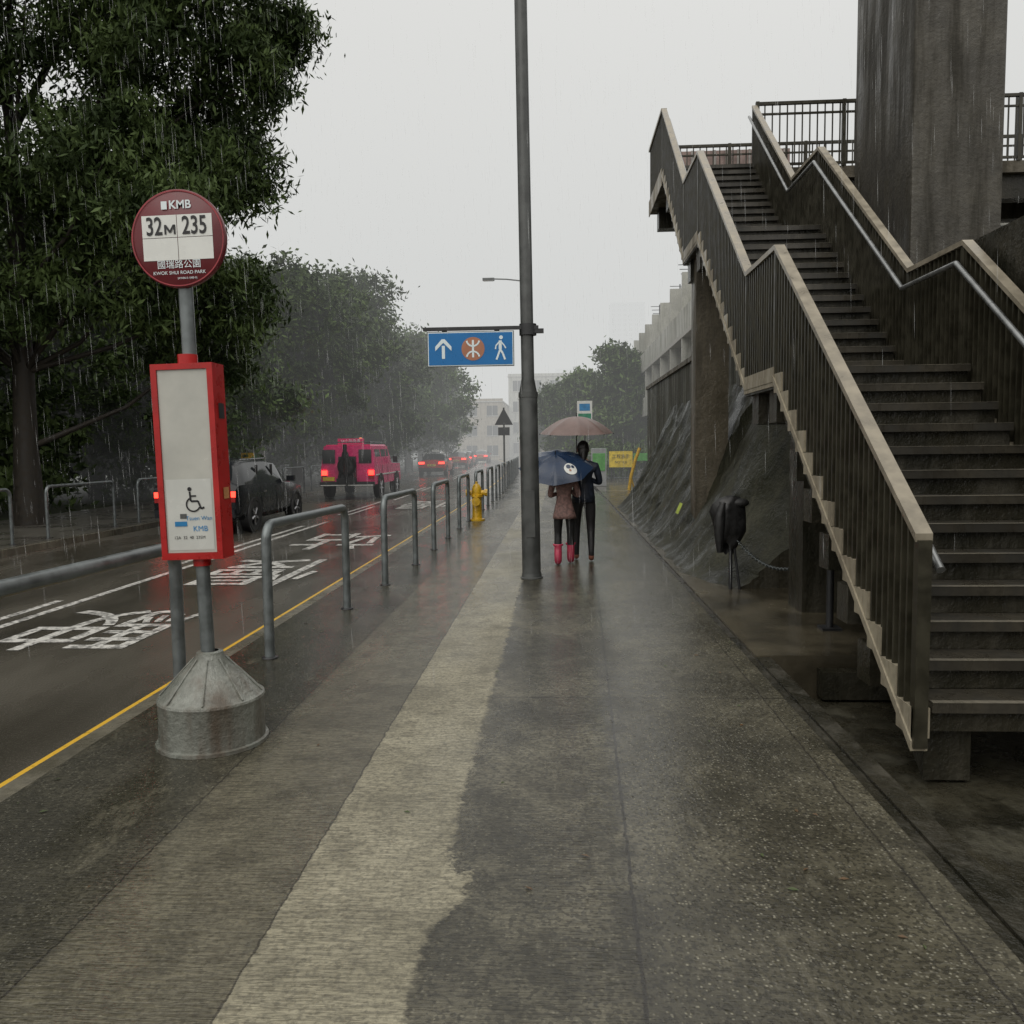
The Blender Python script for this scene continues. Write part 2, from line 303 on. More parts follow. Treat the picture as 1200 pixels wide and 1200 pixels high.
# ---------------------------------------------------------------- bus stop
def busstop():
    b=MB(); cx,cy=-1.87,4.26; lean=Matrix.Translation((cx,cy,0))@Matrix.Rotation(R(-1.2),4,'Y')@Matrix.Translation((-cx,-cy,0))
    base=mat_wetwall('painted_steel_base',(.13,.138,.118),(.26,.27,.24),(.08,.050,.030),.3)
    n=40
    b.lathe([(.288,0.0),(.288,.018),(.272,.022),(.270,.225),(.276,.24),(.272,.252),(.255,.262),(.16,.37),(.075,.455),(.068,.485),(.045,.49)],(cx,cy,.001),base,n)
    for j in range(8):
        a=2*math.pi*(j+.3)/8; r0,r1=.264,.08
        b.tube([(cx+r0*math.cos(a),cy+r0*math.sin(a),.262),(cx+r1*math.cos(a),cy+r1*math.sin(a),.457)],.006,base,6)
    b.tube([(cx,cy,.47),(cx,cy,2.5)],.036,GALV,16,M=lean)
    b.tube([(cx,cy,.95),(cx,cy,1.0)],.046,RED,16,M=lean)
    b.tube([(cx-.012,cy,2.0),(cx-.012,cy,2.055)],.05,RED,16,M=lean)
    q=MB(); w=.163; z0,z1=.99,2.005; yf=cy-.07; yb=cy+.08; X=cx-.02
    q.box(X-w,X+w,yf+.012,yb,z0,z1,RED)
    q.box(X-w,X-w+.030,yf,yf+.0115,z0,z1,RED); q.box(X+w-.030,X+w,yf,yf+.0115,z0,z1,RED)
    q.box(X-w+.0302,X+w-.0302,yf,yf+.0115,z0,z0+.035,RED); q.box(X-w+.0302,X+w-.0302,yf,yf+.0115,z1-.03,z1,RED)
    q.rect(X-w+.031,X+w-.031,z0+.036,z1-.031,yf+.009,PAPER)
    q.rect(X-w+.04,X+w-.045,z0+.05,z0+.42,yf+.0075,pm('paper_white',(.54,.55,.52),.25,0,.05))
    yy=yf+.005; ax,az=X+.015,z0+.30
    q.circ(ax-.012,az+.068,.011,yy,BLACK,16); q.line([(ax-.012,az+.055),(ax-.008,az+.005),(ax+.03,az+.005),(ax+.045,az-.035),(ax+.062,az-.028)],.010,yy,BLACK)
    q.line([(ax-.01,az+.032),(ax+.022,az+.032)],.008,yy-.0005,BLACK)
    pts=[(ax+.004+.036*math.cos(t),az-.012+.036*math.sin(t)) for t in [R(120+i*18) for i in range(13)]]; q.line(pts,.008,yy-.001,BLACK)
    q.rect(X-.085,X-.02,z0+.175,z0+.20,yy,BLUES); q.text('KMB',.04,front(X+.05,yy,z0+.16),BLUES); q.text('12A  32  40  235M',.022,front(X-.01,yy,z0+.115),BLACK); q.text('Tsuen Wan',.03,front(X+.045,yy,z0+.215),BLUES)
    q.rect(X-.055,X-.02,z0+.215,z0+.24,yy,GREYP)
    sx=X+w+.003
    q.add([(sx,yf+.05,1.72),(sx,yb-.03,1.72),(sx,yb-.03,1.80),(sx,yf+.05,1.80)],[(0,1,2,3)],DGREY)
    q.add([(sx,yf+.05,1.30),(sx,yb-.03,1.30),(sx,yb-.03,1.36),(sx,yf+.05,1.36)],[(0,1,2,3)],pm('sticker_orange',(.55,.25,.10),.4))
    b.join(q,lean)
    q=MB(); zc=2.635; r=.246; X=cx; n=56
    q.lathe([(0,0),(r-.008,0),(r,.006),(r,.03),(r-.008,.036),(0,.036)],(0,0,0),MAROON,n,M=Matrix.Translation((X,cy-.018,zc))@Matrix.Rotation(R(90),4,'X'))
    y0=cy-.018-.036-.003
    for k in range(n):
        a0=2*math.pi*k/n;a1=2*math.pi*(k+1)/n
        q.plate([(X+(r-.012)*math.cos(a0),zc+(r-.012)*math.sin(a0)),(X+(r-.006)*math.cos(a0),zc+(r-.006)*math.sin(a0)),(X+(r-.006)*math.cos(a1),zc+(r-.006)*math.sin(a1)),(X+(r-.012)*math.cos(a1),zc+(r-.012)*math.sin(a1))],y0,pm('dull_red',(.30,.03,.04),.4))
    for i in range(2):
        for k in range(2):
            xa=X-.182+i*.184; za=zc-.108+k*.114
            q.rect(xa,xa+.181,za,za+.111,y0,WHITE)
    def num(t,s_,x,z,off=.0015):
        q.text(t,s_,front(x,y0-.003,z)@Matrix.Diagonal((.84,1.2,1,1)),BLACK,off=off)
    num('32',.105,X-.118,zc+.058); num('235',.105,X+.092,zc+.058)
    mx_,mz=X-.036,zc+.044; q.line([(mx_-.024,mz-.024),(mx_-.024,mz+.024)],.010,y0-.003,BLACK); q.line([(mx_+.024,mz-.024),(mx_+.024,mz+.024)],.010,y0-.003,BLACK); q.line([(mx_-.022,mz+.022),(mx_,mz-.014)],.010,y0-.004,BLACK); q.line([(mx_,mz-.014),(mx_+.022,mz+.022)],.010,y0-.005,BLACK)
    q.text('KMB',.058,front(X+.022,y0-.001,zc+.165),SIGNW,off=.0012); q.box(X-.075,X-.045,y0-.002,y0-.001,zc+.145,zc+.185,SIGNW)
    q.text('國瑞路公園',.046,front(X,y0-.001,zc-.132),SIGNW); q.text('KWOK SHUI ROAD PARK',.024,front(X,y0-.001,zc-.172),SIGNW); q.text('(KW06-E-1000-0)',.014,front(X+.04,y0-.001,zc-.20),SIGNW)
    b.join(q,lean); b.build('bus_stop_sign',(cx,cy,0),sharp=40)
busstop()
# ---------------------------------------------------------------- street lamps with sign
def lamp(x,y,base,name='street_lamp',arm=1.7,h=10,z=0,detail=True,rt=.07):
    b=MB(); M=Matrix.Translation((x,y,z))@Matrix.Rotation(R(-.5 if detail else 0),4,'Y')
    b.tube([(0,0,-.02),(0,0,2.18),(0,0,2.36),(0,0,h-.6),(0,0,h)],[.112,.108,.076,rt,rt*.9],base,20,M=M)
    b.tube([(0,0,2.14),(0,0,2.20)],.114,base,20,M=M)
    b.lathe([(.135,0),(.135,.012),(.122,.02),(.116,.06)],(0,0,0),base,20,M=M)
    if detail: b.box(-.055,.055,-.118,-.107,.5,1.05,base,M)
    P=[(0,0,h-.02)]+[(-arm*t,0,h+.18*math.sin(t*math.pi/2)) for t in (.1,.3,.6,1.)]
    b.tube(P,.035,base,10,M=M)
    b.box(-arm-.55,-arm+.05,-.13,.13,h+.10,h+.22,GREYP,M); b.box(-arm-.5,-arm,-.1,.1,h+.08,h+.099,WHITE,M)
    return b
b=lamp(-.33,9.8,GREYP,h=10.2,arm=2)
b.box(-1.57,-.22,9.735,9.775,2.925,2.965,DGREY); b.tube([(-.345,9.8,2.86),(-.345,9.8,2.99)],.10,DGREY,18)
b.box(-.27,-.16,9.74,9.80,2.88,2.93,DGREY)
b.build('street_lamp',(-.33,9.8,0),sharp=40)
b=MB(); x0,x1,z0,z1=-1.52,-.505,2.505,2.91; yb=9.72
b.box(x0,x1,yb,yb+.03,z0,z1,GREYP); y=yb-.003
b.rect(x0+.008,x1-.008,z0+.008,z1-.008,y,SIGNW); b.rect(x0+.018,x1-.018,z0+.018,z1-.018,y-.003,BLUE); y-=.006
cz=(z0+z1)/2; ax=x0+.19
b.rect(ax-.018,ax+.018,cz-.11,cz+.04,y,SIGNW); b.plate([(ax-.018,cz+.115),(ax-.095,cz+.03),(ax-.095,cz-.02),(ax,cz+.075),(ax+.095,cz-.02),(ax+.095,cz+.03),(ax+.018,cz+.115)],y,SIGNW)
mx=(x0+x1)/2+.03; b.circ(mx,cz,.135,y,ORNG)
y2=y-.003
b.rect(mx-.012,mx+.012,cz-.10,cz+.10,y2,SIGNW)
for s_ in (1,-1):
    b.line([(mx+.075*math.cos(t),cz+s_*.105-s_*.075*math.sin(t)) for t in [R(10+i*20) for i in range(9)]],.02,y2-.001,SIGNW)
px=x1-.16; b.circ(px+.01,cz+.125,.022,y,SIGNW,16)
b.line([(px,cz+.09),(px,cz-.01)],.035,y,SIGNW); b.line([(px,cz-.01),(px-.045,cz-.13)],.022,y-.001,SIGNW); b.line([(px,cz-.01),(px+.03,cz-.06),(px+.055,cz-.13)],.022,y-.002,SIGNW)
b.line([(px-.005,cz+.08),(px-.05,cz+.03),(px-.055,cz-.01)],.015,y-.001,SIGNW); b.line([(px+.005,cz+.08),(px+.045,cz+.035),(px+.065,cz+.0)],.015,y-.002,SIGNW)
for xx in (x0+.2,x1-.2): b.box(xx-.03,xx+.03,yb+.031,yb+.05,z1-.052,2.93,DGREY)
b.build('direction_sign',(-1,9.72,2.7))
lamp(-1.55,43,GREYP,detail=False).build('street_lamp',(-1.55,43,0),sharp=40)
lamp(-9.6+bend(80),80,GREYP,detail=False,arm=-1.7).build('street_lamp',(-9.6,80,0),sharp=40)
b=MB(); b.tube([(-2.35,36,0),(-2.35,36,3.3)],.04,GREYP,12); b.add([(-2.75,35.94,2.55),(-1.95,35.94,2.55),(-2.35,35.94,3.28),(-2.75,35.96,2.55),(-1.95,35.96,2.55),(-2.35,35.96,3.28)],[(0,1,2),(5,4,3),(0,3,4,1),(1,4,5,2),(2,5,3,0)],DGREY)
b.box(-2.6,-2.1,35.94,35.96,2.1,2.45,DGREY); b.build('traffic_warning_sign',(-2.35,36,0))
b=MB(); b.tube([(.95,30,0),(.95,30,3.15)],.035,GREYP,12); b.box(.68,1.22,29.93,29.96,2.25,3.2,WHITE); b.rect(.72,1.18,2.35,2.75,29.925,pm('sign_green',(.02,.22,.12),.4)); b.rect(.76,1.14,2.85,3.1,29.925,BLUES); b.build('information_sign',(.95,30,0))
# ---------------------------------------------------------------- hydrant
b=MB(); c=(-1.76,17.7,0)
b.lathe([(.0,0),(.17,0),(.17,.04),(.115,.05),(.105,.10),(.10,.5),(.135,.51),(.135,.56),(.105,.57),(.11,.62),(.10,.70),(.07,.77),(.03,.80),(.03,.84),(0,.845)],c,YEL,24)
b.tube([(c[0]-.2,c[1],.60),(c[0]+.2,c[1],.60)],.055,YEL,14); 
for s_ in (-1,1): b.tube([(c[0]+s_*.17,c[1],.60),(c[0]+s_*.23,c[1],.60)],.075,YEL,8,smooth=False)
b.tube([(c[0],c[1],.42),(c[0],c[1]-.19,.42)],.075,YEL,14); b.tube([(c[0],c[1]-.17,.42),(c[0],c[1]-.22,.42)],.095,YEL,8,smooth=False)
b.build('fire_hydrant',c,sharp=35)
# ---------------------------------------------------------------- footbridge staircase
BAR=pm('brown_green_baluster_paint',(.036,.033,.021),.4,.1,.35,7); RAILM=pm('handrail_tan',(.26,.23,.175),.35,.1,.25,6); TREAD=mat_wetwall('stair_tread_concrete',(.030,.027,.021),(.065,.058,.044),(.02,.02,.016),.35,False)
EDGE=mat_wetwall('stair_edge_concrete',(.26,.225,.165),(.38,.34,.25),(.12,.10,.07),.45,False); STEELR=pm('steel_handrail',(.30,.31,.31),.3,.7,.2)
NOSE=mat_wetwall('worn_nosing',(.13,.12,.095),(.22,.20,.155),(.06,.055,.045),.4,False)
XL,XR=1.92,3.5
prof=[(4.45,0.0),(7.43,2.2),(8.55,2.2),(11.5,4.4),(12.76,4.4),(15.33,6.45)]
def stairs():
    b=MB()
    for (ya,za),(yb,zb) in zip(prof[:-1],prof[1:]):
        if zb>za:
            n=round((zb-za)/.17); dy=(yb-ya)/n; dz=(zb-za)/n
            for i in range(n):
                y=ya+dy*i; z=za+dz*(i+1)
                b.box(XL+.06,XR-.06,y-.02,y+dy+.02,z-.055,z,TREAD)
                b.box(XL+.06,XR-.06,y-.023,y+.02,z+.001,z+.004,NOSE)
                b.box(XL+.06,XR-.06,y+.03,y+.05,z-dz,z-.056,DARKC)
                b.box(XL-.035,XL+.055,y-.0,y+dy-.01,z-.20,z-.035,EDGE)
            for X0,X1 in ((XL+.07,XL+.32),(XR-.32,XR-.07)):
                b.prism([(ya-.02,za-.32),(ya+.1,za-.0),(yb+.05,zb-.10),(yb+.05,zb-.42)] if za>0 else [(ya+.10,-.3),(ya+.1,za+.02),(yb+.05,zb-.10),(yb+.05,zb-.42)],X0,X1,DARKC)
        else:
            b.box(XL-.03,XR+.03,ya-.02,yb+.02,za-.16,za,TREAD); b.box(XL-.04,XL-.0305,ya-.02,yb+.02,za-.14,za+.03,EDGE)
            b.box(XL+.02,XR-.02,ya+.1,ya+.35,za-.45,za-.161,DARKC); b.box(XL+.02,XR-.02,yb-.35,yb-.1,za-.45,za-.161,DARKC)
    for X in (XL,XR):
        for (ya,za),(yb,zb) in zip(prof[:-1],prof[1:]):
            L=yb-ya; n=round(L/.085)
            for i in range(n):
                y=ya+L*(i+.5)/n; z=za+(zb-za)*(i+.5)/n
                b.box(X-.030,X+.030,y-.011,y+.011,z-.06,z+1.03,BAR)
            def slab(off,h,w,mat,dx=0):
                b.prism([(ya,za+off),(yb,zb+off),(yb,zb+off+h),(ya,za+off+h)],X-w+dx,X+w+dx,mat)
            slab(-.10,.055,.045,EDGE); slab(1.03,.045,.045,RAILM)
            inn=.09 if X==XL else -.09
            b.tube([(X+inn,ya,za+.88),(X+inn,yb,zb+.88)],.024,STEELR,10)
        for (y,z) in prof: b.box(X-.035,X+.035,y-.022,y+.022,z-.08,z+1.04,BAR)
    b.box(XL-.03,14,15.35,17.4,6.25,6.45,CONC); b.box(XL-.045,XL-.031,15.35,17.4,6.2,6.50,EDGE)
    b.box(XL+.1,14,15.5,15.8,5.85,6.249,DARKC); b.box(XL+.1,14,16.9,17.2,5.85,6.249,DARKC)
    for i in range(20):
        y=15.4+i*.1; b.box(XL-.028,XL+.028,y-.009,y+.009,6.4,7.48,BAR)
    b.box(XL-.05,XL+.05,15.331,17.4,7.48,7.53,RAILM)
    def xrail(xa,xb,y,z,h=1.08,mat=BAR):
        n=int((xb-xa)/.13)
        for i in range(n+1):
            x=xa+(xb-xa)*i/n; b.box(x-.010,x+.010,y-.012,y+.012,z+.08,z+h,mat)
        b.box(xa,xb,y-.03,y+.03,z+h,z+h+.05,mat); b.box(xa,xb,y-.02,y+.02,z+.04,z+.08,mat); b.box(xa,xb,y-.02,y+.02,z+h-.17,z+h-.14,mat)
        for k in range(int((xb-xa)/1.5)+1): b.box(xa+1.5*k-.03,xa+1.5*k+.03,y-.032,y+.032,z,z+h+.06,mat)
    xrail(XR+.06,14,15.36,6.45); xrail(XL+.06,14,17.36,6.45)
    b.box(1.99,2.46,12.2,12.62,-.1,4.239,CONC); b.box(2.95,3.4,12.2,12.62,-.1,4.239,CONC)
    b.box(2.25,2.72,7.75,8.2,-.1,2.039,DARKC); b.box(3.45,3.95,16.0,16.5,-.1,5.849,CONC); b.box(6.5,7.1,16.0,16.5,-.1,5.849,CONC)
    for i in range(5):
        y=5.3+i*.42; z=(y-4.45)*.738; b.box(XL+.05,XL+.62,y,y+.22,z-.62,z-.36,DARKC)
    b.build('footbridge_staircase',(2.7,10,0))
stairs()
b=MB(); b.box(4.72,5.9,11.6,13.8,-.4,16,mat_wetwall('pier_concrete',(.040,.036,.027),(.072,.065,.049),(.020,.018,.013),.55)); b.box(4.68,5.94,11.56,13.84,9.9,10.1,CONC); b.build('footbridge_pier',(5.3,12.7,0),bevel=.03)
b=MB(); b.box(2.6,4.9,18.2,18.3,6.3,7.75,pm('faded_red_hoarding',(.26,.19,.17),.6,0,.35,3))
for i in range(10): b.box(2.6+i*.24,2.64+i*.24,18.17,18.199,6.3,7.75,pm('hoarding_rib',(.30,.28,.26),.5))
b.box(2.62,4.88,17.42,18.4,6.1,6.299,CONC); b.build('site_hoarding',(4,18,6.3))
# slope and walls
b=MB(); ny,nz=60,20; vs=[];
for i in range(ny+1):
    y=9.1+(21.5-9.1)*i/ny
    for k in range(nz+1):
        t=k/nz; top=2.55 if y>10.5 else .9+1.65*((y-9.1)/1.4)**.8
        base=1.52+.02*math.sin(y*1.7)+.35*max(0,(10.2-y))
        x=base+(2.86-base)*(t**.82)+.03*math.sin(y*3.1+t*5)+.02*math.sin(y*9+t*13)+random.gauss(0,.014); z=top*t**1.15-.02
        vs.append((x,y,z))
fs=[(i*(nz+1)+k,(i+1)*(nz+1)+k,(i+1)*(nz+1)+k+1,i*(nz+1)+k+1) for i in range(ny) for k in range(nz)]
fs=[f[::-1] for f in fs]; b.add(vs,fs,SLOPE,True)
e=[vs[k] for k in range(nz+1)]; b.add(e+[(2.9,9.1,-.02)],[tuple(range(nz+2))],DARKC)
b.build('embankment_slope',(2.2,15,0))
b=MB(); b.add([(1.80,12.6,.52),(1.80,12.9,.52),(1.87,12.9,.68),(1.87,12.6,.68)],[(3,2,1,0)],pm('yellow_green_sticker',(.45,.55,.06),.5)); b.build('slope_registration_plate',(1.85,12.7,.6))
b=MB(); b.box(2.87,3.3,12.7,27,-.1,3.35,mat_wetwall('mossy_retaining_wall',(.026,.025,.013),(.062,.056,.031),(.018,.020,.010),.5)); b.box(2.82,3.35,12.7,27.05,3.351,3.45,CONC)
b.box(3.62,4.1,2,12.69,-.4,3.3,DARKC); b.box(3.305,5.0,26.6,27,-.1,3.35,CONC); b.build('retaining_wall',(3,20,0))
b=MB(); b.box(4.101,60,-4,26.59,-.4,3.2,DARKC); b.box(5,60,26.6,90,-.4,3.2,CONC); b.build('terrace')
b=MB(); b.tube([(2.28,7.05,-.05),(2.28,7.05,1.02)],.03,DGREY,10); b.box(2.2,2.36,6.97,7.13,-.012,.01,DGREY); b.sphere((2.28,7.05,1.03),.035,DGREY); 
b.build('steel_post',(2.28,7.05,0))
b=MB(); CL=pm('black_wet_cloth',(.012,.012,.012),.5,0,.4,9,.7,14); px,py=1.86,9.05
b.tube([(px,py,-.02),(px,py,.95)],.02,DGREY,8); b.tube([(px+.10,py,-.02),(px+.03,py,.5)],.014,DGREY,8)
n=40; vs=[];ks=[(.01,1.01),(.06,1.0),(.11,.965),(.15,.90),(.165,.82),(.155,.73),(.145,.64),(.12,.55),(.10,.47),(.075,.43)]
for i,(r,z) in enumerate(ks):
    t=i/9
    for j in range(n):
        a=2*math.pi*j/n; rr=r*(1+(.03+.07*t)*math.sin(4*a+i*.5)+.035*math.sin(9*a+1.3+i*.9)+.08*math.sin(2*a+1))
        zz=z-(.06*t*math.sin(a+.6))-(.02*t*math.sin(5*a)); vs.append((px+rr*math.cos(a)*1.05-.035*t+.02*math.sin(i*1.3),py+rr*.6*math.sin(a),zz))
b.add(vs,[(i*n+j,(i+1)*n+j,(i+1)*n+(j+1)%n,i*n+(j+1)%n) for i in range(len(ks)-1) for j in range(n)],CL,True)
b.tube([(px-.09,py-.04,.93),(px-.13,py-.07,.80),(px-.14,py-.07,.62),(px-.125,py-.06,.40)],[.045,.06,.055,.035],CL,12)
b.sphere((px+.09,py-.02,.93),(.10,.07,.05),CL,14,8)
b.build('jacket_hung_on_post',(px,py,0))
b=MB()
for i in range(44):
    t=i/43; x=px+.05+t*.55; y=py-t*.9; z=.55-.9*t+.55*t*t*1.4; z=max(z,.05) ; M=Matrix.Translation((x,y,z))@Matrix.Rotation(R(90*(i%2)),4,'X')@Matrix.Rotation(R(35),4,'Y')
    b.tube([(.026*math.cos(a),.014*math.sin(a),0) for a in [2*math.pi*k/8 for k in range(9)]],.005,GALV,5,M=M)
b.build('chain',(px,py,.3))
# ---------------------------------------------------------------- buildings
def building(name,x0,x1,y0,y1,z0,z1,st,wall,faces=('-x','-y'),bal=False,bw=2.6,parapet=.5):
    b=MB(); b.box(x0,x1,y0,y1,z0,z1,wall); fh=(z1-z0)/st; tr=pm(name+'_trim',(.42,.41,.38),.6,0,.2)
    if parapet: 
        b.box(x0-.12,x1+.12,y0-.12,y1+.12,z1+.001,z1+.15,tr); b.box(x0-.05,x1+.05,y0-.05,y0+.1,z1+.151,z1+parapet,wall); b.box(x0-.05,x0+.1,y0+.101,y1,z1+.151,z1+parapet,wall)
    for k in range(st):
        zb=z0+k*fh+fh*.32; zt=z0+k*fh+fh*.82
        for fc in faces:
            L=(y1-y0) if fc=='-x' else (x1-x0); n=max(1,int(L/bw))
            for i in range(n):
                c=(i+.5)*L/n; h=bw*.3
                if fc=='-x':
                    b.box(x0-.03,x0-.001,y0+c-h,y0+c+h,zb,zt,GLASS); b.box(x0-.10,x0-.001,y0+c-h-.1,y0+c+h+.1,zb-.1,zb-.003,tr)
                    b.box(x0-.05,x0-.031,y0+c-.03,y0+c+.03,zb,zt,tr)
                else:
                    b.box(x0+c-h,x0+c+h,y0-.03,y0-.001,zb,zt,GLASS); b.box(x0+c-h-.1,x0+c+h+.1,y0-.10,y0-.001,zb-.1,zb-.003,tr)
                    b.box(x0+c-.03,x0+c+.03,y0-.05,y0-.031,zb,zt,tr)
        if bal:
            b.box(x0-.9,x0-.002,y0+.4,y1-.4,z0+k*fh-.08,z0+k*fh+.08,tr); b.box(x0-.9,x0-.8,y0+.4,y1-.4,z0+k*fh+.081,z0+k*fh+.9,wall)
            for i in range(int((y1-y0)/3.2)+1): b.box(x0-.88,x0-.003,y0+.4+i*3.2,y0+.55+i*3.2,z0+k*fh+.081,z0+(k+1)*fh-.081,wall)
    return b
WH=mat_wetwall('white_render',(.42,.42,.38),(.55,.55,.50),(.26,.26,.22),.6,False); BEI=mat_wetwall('beige_render',(.30,.25,.18),(.40,.35,.27),(.20,.17,.12),.7,False); GRY=mat_wetwall('grey_render',(.30,.31,.32),(.40,.41,.42),(.24,.24,.24),.7,False)
b=building('hillside_house',5.4,14,24,52,3.2,7.9,2,WH,bal=True)
for (x,y) in ((6.0,30),(5.9,38),(6.2,43),(5.9,49)):
    b.tube([(x,y,8),(x,y,9.7)],.03,DGREY,6)
    for k in range(4): b.tube([(x-.5+.06*k,y,9.6-.2*k),(x+.5-.06*k,y,9.6-.2*k)],.018,DGREY,5)
b.box(6.3,8,33,35,8.06,9.1,WH); b.build('hillside_house',(10,37,3))
building('tower_block',38,62,600,620,-.4,103,30,GRY,bw=4).build('tower_block',(40,607,0)); building('tower_block',70,105,640,660,-.4,82,24,GRY,bw=4).build('tower_block',(80,640,0)); building('tower_block',-2,20,650,670,-.4,62,18,GRY,bw=4).build('tower_block',(15,660,0))
building('shop_building',-17,-8,120,135,-.4,8.2,3,BEI).build('shop_building',(-12,127,0)); building('shop_building',-8,4,135,150,-.4,13,4,WH).build('shop_building',(-2,142,0)); building('apartment_block',-4,5,85,98,-.4,6.5,2,BEI).build('apartment_block',(0,90,0)); building('shop_building',-30,-19,110,125,-.4,10,3,GRY).build('shop_building',(-24,117,0))
b=MB()
for i in range(27): b.box(1.35+i*.13,1.37+i*.13,37.98,38.0,0,1.15,GALV)
b.box(1.3,4.9,37.96,38.02,1.15,1.2,GALV); b.box(1.3,4.9,37.97,38.01,.12,.16,GALV); b.build('metal_fence',(3,38,0))
b=MB(); b.box(2.3,3.35,37.8,37.84,.62,1.35,pm('yellow_board',(.75,.55,.03),.4)); b.text('工程告示',.2,front(2.82,37.79,1.1),BLACK); b.text('NOTICE',.15,front(2.82,37.79,.85),BLACK)
for x in (2.4,3.25): b.box(x-.02,x+.02,37.845,37.88,0,1.3,DGREY)
b.build('yellow_notice_board',(2.8,37.8,0))
b=MB(); gb=pm('green_banner',(.10,.36,.08),.5); b.box(1.5,2.2,37.85,37.87,.75,1.5,gb); b.box(3.4,4.4,37.85,37.87,.9,1.25,gb); b.build('banner',(2,37.8,0))
b=MB(); b.tube([(2.5,29.6,.0),(2.57,29.6,.5),(2.73,29.6,1.1),(2.88,29.6,1.5)],.06,YEL,10); b.tube([(2.57,29.6,.48),(2.7,29.7,.0)],.03,YEL,8); b.build('yellow_barrier_pole',(2.5,29.6,0))
b=MB(); b.box(1.3,1.9,33,33.3,0,1.5,GRY); b.box(1.35,1.85,32.97,32.99,.6,1.3,gb); b.build('utility_cabinet',(1.6,33,0),bevel=.02)
b=MB(); 
for x in (-12.2,-10.9): b.tube([(x,30,0),(x,30,1.9)],.04,GALV,8)
b.box(-12.3,-10.8,29.95,30,1.15,1.75,WHITE); b.rect(-12.2,-10.9,1.2,1.45,29.94,gb); b.build('park_banner',(-11.5,30,0))
b=MB(); b.tube([(-9.9,26,0),(-9.9,26,1.5)],.06,YEL,10); b.box(-10.1,-9.7,25.93,25.98,1.1,1.5,YEL); b.build('yellow_bollard',(-9.9,26,0))
# ---------------------------------------------------------------- vehicles
def carbody(b,st,X,Y,Z,paint,roofm=None):
    rings=[]
    for (y,zb,zbelt,zr,w,wr) in st:
        g_=(zr-zbelt)>.2
        h=[(0,zb),(.86*w,zb),(.985*w,zb+.12),(w,zb+(zbelt-zb)*.55),(.975*w,zbelt),(wr+(.03 if g_ else 0),zr-(.07 if g_ else .02)),(wr*.86,zr-.01),(0,zr+.015)]
        ring=h+[(-a,c) for a,c in h[-2:0:-1]]; rings.append([(X+a,Y+y,Z+c) for a,c in ring])
    n=len(rings[0]); vs=[v for r in rings for v in r]
    for i in range(len(st)-1):
        g0=(st[i][3]-st[i][2])>.2; g1=(st[i+1][3]-st[i+1][2])>.2
        for j in range(n):
            k=j if j<7 else n-1-j
            m=paint
            if k==0: m=RUB
            if g0 and g1 and k==4: m=GLASS
            if g0!=g1 and k in (4,5,6): m=GLASS
            if g0 and g1 and k in(5,6) and roofm: m=roofm
            b.add([vs[i*n+j],vs[i*n+(j+1)%n],vs[(i+1)*n+(j+1)%n],vs[(i+1)*n+j]],[(0,1,2,3)][:1],m,True)
    b.add(rings[0],[tuple(range(n))],paint); b.add(rings[-1],[tuple(range(n-1,-1,-1))],paint)
def merge(ob):
    import bmesh
    bm=bmesh.new(); bm.from_mesh(ob.data); bmesh.ops.remove_doubles(bm,verts=bm.verts,dist=.0008); bmesh.ops.recalc_face_normals(bm,faces=bm.faces); bm.to_mesh(ob.data); bm.free(); ob.data.set_sharp_from_angle(angle=R(38))
RIM=pm('alloy_rim',(.35,.35,.36),.3,.8)
def wheel(b,x,y,z,r,side):
    M=Matrix.Translation((x,y,z+r))@Matrix.Rotation(R(90*side),4,'Y')
    b.lathe([(r*.6,-.01),(r*.95,0),(r,-.04),(r,-.2),(r*.9,-.22)],(0,0,0),RUB,24,M=M)
    b.lathe([(0,-.01),(.05,-.01),(.07,-.03),(r*.58,-.05),(r*.62,-.005)],(0,0,0),DGREY,24,M=M)
    for k in range(5):
        a=2*math.pi*k/5; b.tube([(.03*math.cos(a),.03*math.sin(a),-.012),(r*.58*math.cos(a),r*.58*math.sin(a),-.012)],.025,RIM,6,M=M)
    b.lathe([(r*1.0,-.0),(r*1.16,.004),(r*1.18,-.03)],(0,0,0),RUB,24,M=M)
